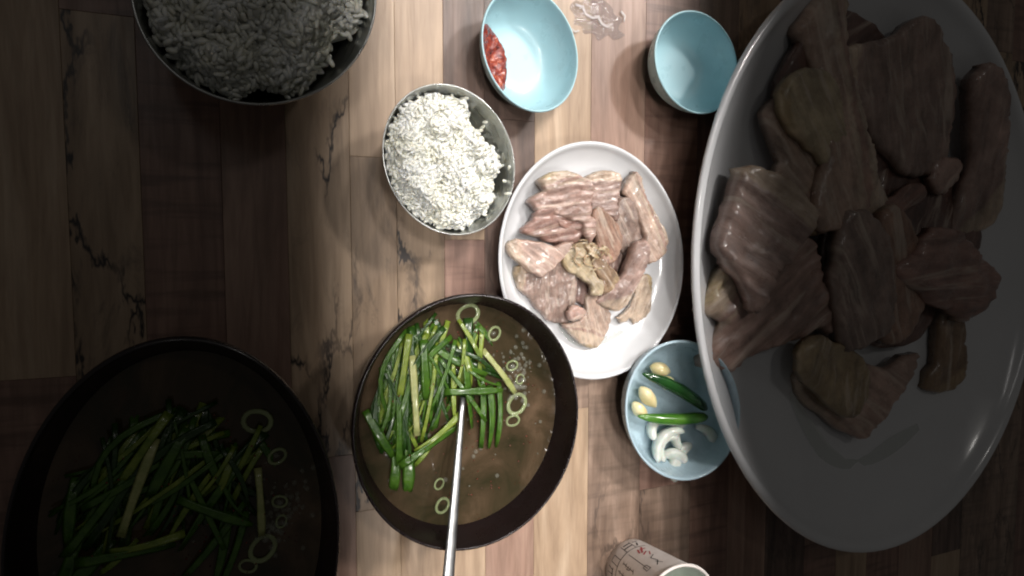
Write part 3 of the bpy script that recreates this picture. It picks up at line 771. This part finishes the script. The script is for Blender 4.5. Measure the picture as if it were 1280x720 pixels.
# sauce on the left wall
sp_ = spline([tuple(P(x, y, 0.03)[:2]) for x, y in ((606, 38), (609, 26), (615, 23), (629, 29), (640, 42), (646, 58), (648, 80), (646, 100), (637, 110), (627, 98), (618, 84), (610, 68), (606, 52))], 4)
sp_ = [(x + 0.0016 * noise.noise(Vector((x * 330, y * 330, 1))), y + 0.0016 * noise.noise(Vector((x * 330, y * 330, 8)))) for x, y in sp_]
vs, fs = fill(sp_, 0.0014); V = []
for q in vs:
    r_ = (d_i @ Vector((q.x - d_c.x, q.y - d_c.y))).length
    e = min(1, edge_dist(q.x, q.y, sp_) / 0.004)
    zb = inner_z(BD, min(0.95, r_))
    V.append(Vector((q.x, q.y, zb - 0.0006 + e ** 0.6 * (0.0035 + 0.0035 * abs(fbm(Vector((q.x * 190, q.y * 190, 2)), 3)) + 0.0012 * noise.noise(Vector((q.x * 700, q.y * 700, 1)))))))
tag(mesh_obj('chilli_sauce', V, [tuple(f) for f in fs], M_SAUCE, loc=V[0]), 'smear of chunky red chilli sauce on the wall of the blue dish', 'sauce')

SRIM = (855, 513.5, 72, 88, 2)
SD = smooth_prof([(0.55, 0.0), (0.59, 0.0008), (0.61, 0.004), (0.78, 0.010), (0.93, 0.024), (0.985, 0.0345), (1.0, 0.0368), (0.985, 0.038), (0.955, 0.0365), (0.90, 0.0245), (0.78, 0.0115), (0.60, 0.0068), (0.2, 0.006)], 4)
dish('side_dish_bowl', 'greyish blue side bowl holding garlic, green chillies and onion', 'bowl', SRIM, 0.0375, SD, M_BLUE2)

def blob(name, mat, a, b, r0, prof, label, cat, group=None, bow=0.0, seg=12, squash=1.0):
    d = (b - a); L = d.length; dn = d.normalized(); s = dn.cross(Vector((0, 0, 1))).normalized(); u = s.cross(dn)
    V = []; F = []; K = len(prof)
    for (t, r) in prof:
        p = a + d * t + s * bow * math.sin(math.pi * t)
        for k in range(seg):
            an = 2 * math.pi * k / seg
            wob = 1 + 0.06 * math.sin(3 * an + 5 * t)
            V.append(p + s * (r * r0 * wob * math.cos(an)) + u * (r * r0 * squash * wob * math.sin(an)))
    for i in range(K - 1):
        for k in range(seg): F.append((i * seg + k, i * seg + (k + 1) % seg, (i + 1) * seg + (k + 1) % seg, (i + 1) * seg + k))
    F.append(tuple(range(seg))[::-1]); F.append(tuple((K - 1) * seg + k for k in range(seg)))
    return tag(mesh_obj(name, V, F, mat, loc=a.lerp(b, .5)), label, cat, group)
CLOVE = [(0, .12), (.04, .35), (.15, .68), (.3, .92), (.48, 1), (.66, .9), (.82, .62), (.94, .3), (1, .08)]
for (x1, y1, x2, y2, z, r, lb) in ((813, 458, 838, 465, .018, .0068, 'pale garlic clove farthest up in the side bowl'), (826, 474, 845, 484, .023, .0068, 'garlic clove lying on the dark chilli near the far cloves'),
                              (800, 484, 820, 509, .019, .0070, 'plump garlic clove between the dark chilli and the left wall'), (791, 503, 809, 524, .017, .0062, 'garlic clove at the left wall of the side bowl under the bright chilli')):
    blob('garlic_clove', M_GARLIC, P(x1, y1, z), P(x2, y2, z + .001), r, CLOVE, lb, 'garlic', 'garlic cloves in the side bowl')
POD = [(0, .1), (.03, .3), (.12, .6), (.3, .9), (.55, 1), (.8, .95), (.93, .75), (.98, .4), (1, .12)]
blob('green_chilli', M_CHILI, P(803, 467, .026), P(884, 512, .026), .0062, POD, 'dark green chilli lying across the far half of the side bowl', 'chilli', 'green chillies in the side bowl', -0.004)
blob('green_chilli', M_CHILI2, P(797, 520, .024), P(885, 521, .026), .0058, POD, 'brighter green chilli lying level across the middle of the side bowl', 'chilli', 'green chillies in the side bowl', 0.003)
def onion(cx, cy, r, a0, a1, z, lb, wd=0.008, ht=0.009):
    c = P(cx, cy, z); V = []; F = []; n = 14
    for i in range(n + 1):
        a = R(a0 + (a1 - a0) * i / n); t = i / n; k = 0.35 + 0.65 * math.sin(math.pi * min(1, max(0, t))) ** 0.5
        dr = Vector((math.cos(a), math.sin(a), 0))
        for (q, h) in ((-.5, -.5), (.5, -.5), (.62, .2), (.3, .55), (-.3, .55), (-.55, .1)):
            V.append(c + dr * (r + q * wd * k) + Vector((0, 0, h * ht * k + 0.002 * math.sin(a * 2))))
    for i in range(n):
        for k in range(6): F.append((i * 6 + k, i * 6 + (k + 1) % 6, (i + 1) * 6 + (k + 1) % 6, (i + 1) * 6 + k))
    F.append(tuple(range(6))[::-1]); F.append(tuple(n * 6 + k for k in range(6)))
    tag(mesh_obj('onion_slice', V, F, M_ONION, loc=c), lb, 'onion', 'onion slices in the side bowl')
onion(845, 566, 0.021, 70, 195, .022, 'large curved white onion slice arching over the near half of the side bowl')
onion(838, 562, 0.012, 60, 230, .017, 'smaller curved onion slice nested inside the large one', .007)
onion(826, 540, 0.010, 100, 215, .014, 'thin onion piece at the left just below the bright chilli', .007)
onion(868, 586, 0.024, 100, 200, .017, 'broad white onion slice at the near wall of the side bowl', .012, .010)
onion(870, 560, 0.020, -60, 90, .016, 'onion slice on the dark right side of the side bowl', .009)

onion(858, 545, 0.013, 90, 230, .016, 'short thick onion slice in the middle of the side bowl', .008)
onion(838, 588, 0.016, 20, 120, .016, 'flat white onion slice by the near left wall of the side bowl', .010)

# --- paper cup
cup = empty('paper_cup', P(786, 706, 0)); cup['_at'] = tuple(cup.location)
tag(cup, 'white paper cup printed with black line drawing and red marks at the near edge', 'cup')
CB = cup.location.copy(); CR0, CR1, CHh = 0.0255, 0.0360, 0.078
def cone(h): return CR0 + (CR1 - CR0) * h / CHh
def lathe(name, prof, mat, parent, n=64, caps=True):
    V = []; F = []
    for (r, h) in prof:
        for i in range(n):
            a = 2 * math.pi * i / n; V.append(CB + Vector((r * math.cos(a), r * math.sin(a), h)))
    for k in range(len(prof) - 1):
        for i in range(n): F.append((k * n + i, k * n + (i + 1) % n, (k + 1) * n + (i + 1) % n, (k + 1) * n + i))
    return mesh_obj(name, V, F, mat, parent=parent)
lathe('cup_wall', [(CR0 - .0004, 0), (CR0, 0.0006)] + [(cone(h * CHh / 8), h * CHh / 8) for h in range(1, 9)], M_PAPER, cup)
lathe('cup_lining', [(cone(CHh) - .0004, CHh)] + [(cone(h * CHh / 8) - .0006, h * CHh / 8) for h in range(7, 0, -1)] + [(CR0 - .0006, 0.005), (0.0005, 0.005)], M_PAPER_IN, cup)
V, F = torus_geo(CB + Vector((0, 0, CHh)), CR1 + 0.0006, 0.0015, 0.0013, 64, 8)
for i, v in enumerate(V):     # a true circle for the rolled lip
    q = v - CB; a = 2 * math.pi * (i // 8) / 64; b = 2 * math.pi * (i % 8) / 8
    V[i] = CB + Vector(((CR1 + .0006 + .0015 * math.cos(b)) * math.cos(a), (CR1 + .0006 + .0015 * math.cos(b)) * math.sin(a), CHh + .0013 * math.sin(b)))
mesh_obj('rolled_lip', V, F, M_PAPER, parent=cup)
def print_strokes(strokes, mat, name):
    """flat ink on the cup: polylines in (degrees round the cup, millimetres up), with a line width in mm"""
    V = []; F = []
    def on(a, h): return CB + Vector(((cone(h) + .00018) * math.cos(R(a)), (cone(h) + .00018) * math.sin(R(a)), h))
    for (wd, pts) in strokes:
        for (a0, h0), (a1, h1) in zip(pts[:-1], pts[1:]):
            n = 4; k = 180 / math.pi / cone(h0 / 1000) / 1000
            dx, dy = (a1 - a0) / k, (h1 - h0); L = math.hypot(dx, dy) or 1
            ox, oy = -dy / L * wd / 2 * k, dx / L * wd / 2
            b = len(V)
            for i in range(n + 1):
                t = i / n; a = a0 + (a1 - a0) * t; h = h0 + (h1 - h0) * t
                V.append(on(a + ox, (h + oy) / 1000)); V.append(on(a - ox, (h - oy) / 1000))
            for i in range(n): F.append((b + 2 * i, b + 2 * i + 1, b + 2 * i + 3, b + 2 * i + 2))
    o = mesh_obj(name, V, F, mat, parent=cup); return o
A = 135   # the side of the cup that faces the camera
ink = [(.9, [(A - 52, 22), (A - 20, 20), (A + 10, 20), (A + 40, 22), (A + 70, 21)]), (.6, [(A + 5, 8), (A + 5, 20)]), (.6, [(A + 18, 8), (A + 18, 20)]), (.6, [(A + 5, 8), (A + 18, 8)]),
       (1.6, [(A - 34, 9), (A - 18, 9)]), (1.6, [(A - 34, 14), (A - 14, 14)]), (.6, [(A - 34, 7), (A - 34, 20)]), (.6, [(A - 14, 7), (A - 14, 20)]), (1.4, [(A - 46, 12), (A - 40, 18)]), (1.4, [(A - 50, 9), (A - 40, 9)]),
       (.7, [(A + 28, 6), (A + 30, 14), (A + 38, 14), (A + 40, 6)]), (1.3, [(A + 26, 14), (A + 42, 15)]), (.7, [(A + 50, 8), (A + 52, 20)]), (1.3, [(A + 48, 12), (A + 62, 13)]),
       (.5, [(A - 12, 24), (A - 12, 58)]), (.6, [(A - 15, 53), (A - 9, 53), (A - 8, 60), (A - 16, 60), (A - 15, 53)]),
       (.6, [(A + 6, 26), (A + 6, 46)]), (.6, [(A + 3, 26), (A + 9, 27)]), (.7, [(A + 2, 31), (A + 9, 32)]), (.6, [(A + 3, 36), (A + 10, 35), (A + 8, 40), (A + 3, 39)]), (.7, [(A + 3, 44), (A + 9, 47)]),
       (.6, [(A + 22, 24), (A + 22, 38)]), (.7, [(A + 19, 27), (A + 25, 28)]), (.7, [(A + 18, 33), (A + 25, 34)]), (.8, [(A + 19, 39), (A + 26, 41)]),
       (.8, [(A - 40, 44), (A - 30, 48), (A - 34, 56), (A - 26, 62)]), (.7, [(A - 30, 56), (A - 36, 62)]), (.5, [(A + 40, 26), (A + 40, 50)]), (.7, [(A + 37, 32), (A + 44, 34)])]
print_strokes(ink, M_INK, 'black_print')
red = [(1.8, [(A - 40, 24), (A - 34, 30), (A - 30, 34)]), (1.4, [(A - 44, 28), (A - 32, 28)]), (1.6, [(A - 38, 34), (A - 28, 38)]), (1.0, [(A - 42, 36), (A - 36, 42)]), (1.5, [(A - 30, 26), (A - 26, 33)]), (1.2, [(A + 50, 24), (A + 56, 30)]), (1.4, [(A + 46, 27), (A + 58, 26)])]
print_strokes(red, M_REDINK, 'red_print')

# --- spilled water at the far end
juice([(712, 9), (720, 0), (727, 3), (734, -4), (746, 1), (752, -2), (765, 9), (768, 18), (778, 24), (773, 36), (781, 44), (768, 50), (760, 44), (748, 51), (742, 42), (730, 42), (727, 33), (717, 30), (719, 20)], 0.0006, 'shallow spill of water shining on the staves beyond the sauce dish', 'spilled_water', M_WATER, 0.0010)
def bead(pts, w_, label):
    ps = [P(x, y, 0.0016) for x, y in pts]
    fine = []
    for a_, b_ in zip(ps[:-1], ps[1:]): fine += [a_.lerp(b_, t / 3) for t in range(3)]
    V, F = leaf_geo(fine + [ps[-1]], w_, 0.5, taper=0.5)
    tag(mesh_obj('water_bead', V, F, M_BEAD, loc=ps[0]), label, 'water', 'beads of water on the table')
bead([(719, 6), (728, 9), (732, 18), (741, 23), (747, 21), (752, 30), (759, 34), (766, 29)], 0.0022, 'longest squiggle of water shining across the spill')
bead([(713, 36), (719, 40), (724, 38)], 0.0018, 'short water squiggle at the near left of the spill')
bead([(776, 14), (781, 20), (780, 27)], 0.0016, 'short water squiggle at the right of the spill')

# ------------------------------------------------------------------ larger servings in the dim parts of the table, left and right
def clone(o, T, label=None, group=None, spin=0.0, shift=(0, 0)):
    """T: where from, where to, growth along x, y, z and a turn about the dish's centre"""
    c = o.copy(); COL.objects.link(c)
    src, dst, k, turn = T
    q = Matrix.Rotation(turn, 2) @ Vector((o.location[0] - src[0], o.location[1] - src[1]))
    c.location = (dst[0] + q.x * k[0] + shift[0], dst[1] + q.y * k[1] + shift[1], o.location[2] * k[2])
    c.scale = k; c.rotation_euler[2] = turn + spin
    if label: c['label'] = label
    if group: c['group'] = group
    return c
def map_to(src_c, src_m, dst_c, dst_m, zs, turn=0.0, even=False):
    k = [abs(dst_m[0][0] / src_m[0][0]), abs(dst_m[1][1] / src_m[1][1])]
    if even: k = [min(k)] * 2
    return src_c, dst_c, (k[0], k[1], zs), turn

c2, m2 = ring(322, -14, 146, 170, 0, 0.085)
T = map_to(sc_, sm, c2, m2, 1.45, R(-75), True)
clone(sb, T, 'larger steel bowl of rice in the dark at the far left'); clone(rice, T, 'heap of white rice in the larger steel bowl in the dark at the far left')

c2, m2 = ring(222, 690, 212, 268, 0, 0.09)
T = map_to(so_c, so_m, c2, m2, 1.25)
T2 = map_to(so_c, so_m, c2, m2, 1.25, R(-28), True)
for o in list(COL.objects):
    if o.name == 'soup_bowl': clone(o, T, 'larger dark bowl of chive soup in the dark at the near left')
    elif o.name == 'soup_broth': clone(o, T, 'cloudy broth in the larger dark bowl at the near left')
for o in CH:
    k = o['category']
    lb = {'chive': 'cut chive piece tangled in the larger soup bowl in the dark at the left', 'scallion ring': 'scallion ring floating in the larger soup bowl in the dark at the left',
          'bubbles': 'small clear bubbles in the larger soup bowl in the dark at the left', 'pepper flakes': 'tiny pepper flakes in the larger soup bowl in the dark at the left'}[k]
    gr = {'chive': 'chive pieces in the dark soup bowl at the left', 'scallion ring': 'scallion rings in the dark soup bowl at the left'}.get(k)
    clone(o, T2, lb, gr, 0 if k in ('bubbles', 'pepper flakes') else rnd.gauss(0, 0.25))

c2, m2 = ring(1100, 325, 215, 370, 0, 0.055)
T = map_to(pl_c, pl_m, c2, m2, 2.2)
clone(plate, T, 'large white oval platter of pork in the dark at the right')
clone(PJ, T, 'thin meat juice pooled on the large platter in the dark at the right')
T2 = map_to(pl_c, pl_m, c2, m2, 2.0, 0, True)
T2 = (T2[0], T2[1], tuple(q * 1.04 for q in T2[2][:2]) + (1.9,), 0.0)
LOOK = ['darkest flat pork piece', 'dark narrow pork piece', 'dark stubby pork piece', 'wide grey slice with yellow rind', 'wedge of pale pork', 'ragged cream and yellow slice', 'grey brown slice',
        'long pale slice with a pink edge', 'slice with a cream fat cap', 'curled brown slice', 'dark pink folded slice', 'largest layered pink slice', 'small dark shred of pork', 'pale pink slice with a fat tip', 'bunch of yellowish tendon',
        'bent cream tendon strip', 'short yellow brown tendon piece', 'long narrow slice with a cream end', 'small pink nub of pork']
big = [3, 4, 7, 8, 10, 11, 13, 17]; small = [5, 6, 9, 14, 15, 16, 18, 12]
place = list(range(len(PORK)))
for grp in (big, small):
    for i, j in zip(grp, grp[3:] + grp[:3]): place[i] = j
for i, o in enumerate(PORK):
    t = PORK[place[i]]
    src, dst, k, turn = T2
    q = Vector((t.location[0] - src[0], t.location[1] - src[1]))
    c = clone(o, T2, None, 'pork slices on the large platter at the right', rnd.uniform(-0.8, 0.8))
    c.location = (dst[0] + q.x * k[0] + rnd.gauss(-0.004, 0.007), dst[1] + q.y * k[1] + 0.016 + rnd.gauss(0, 0.008), t.location[2] * k[2])
    u, w2 = c.location[0] - dst[0], c.location[1] - dst[1] - 0.016
    hor = 'left' if u < -0.035 else 'right' if u > 0.035 else 'middle'; ver = 'far' if w2 > 0.04 else 'near' if w2 < -0.04 else ''
    c['label'] = LOOK[i] + ' at the ' + (ver + ' ' + hor).strip() + ' of the large dark platter'

for o in COL.objects:
    if '_at' in o: del o['_at']
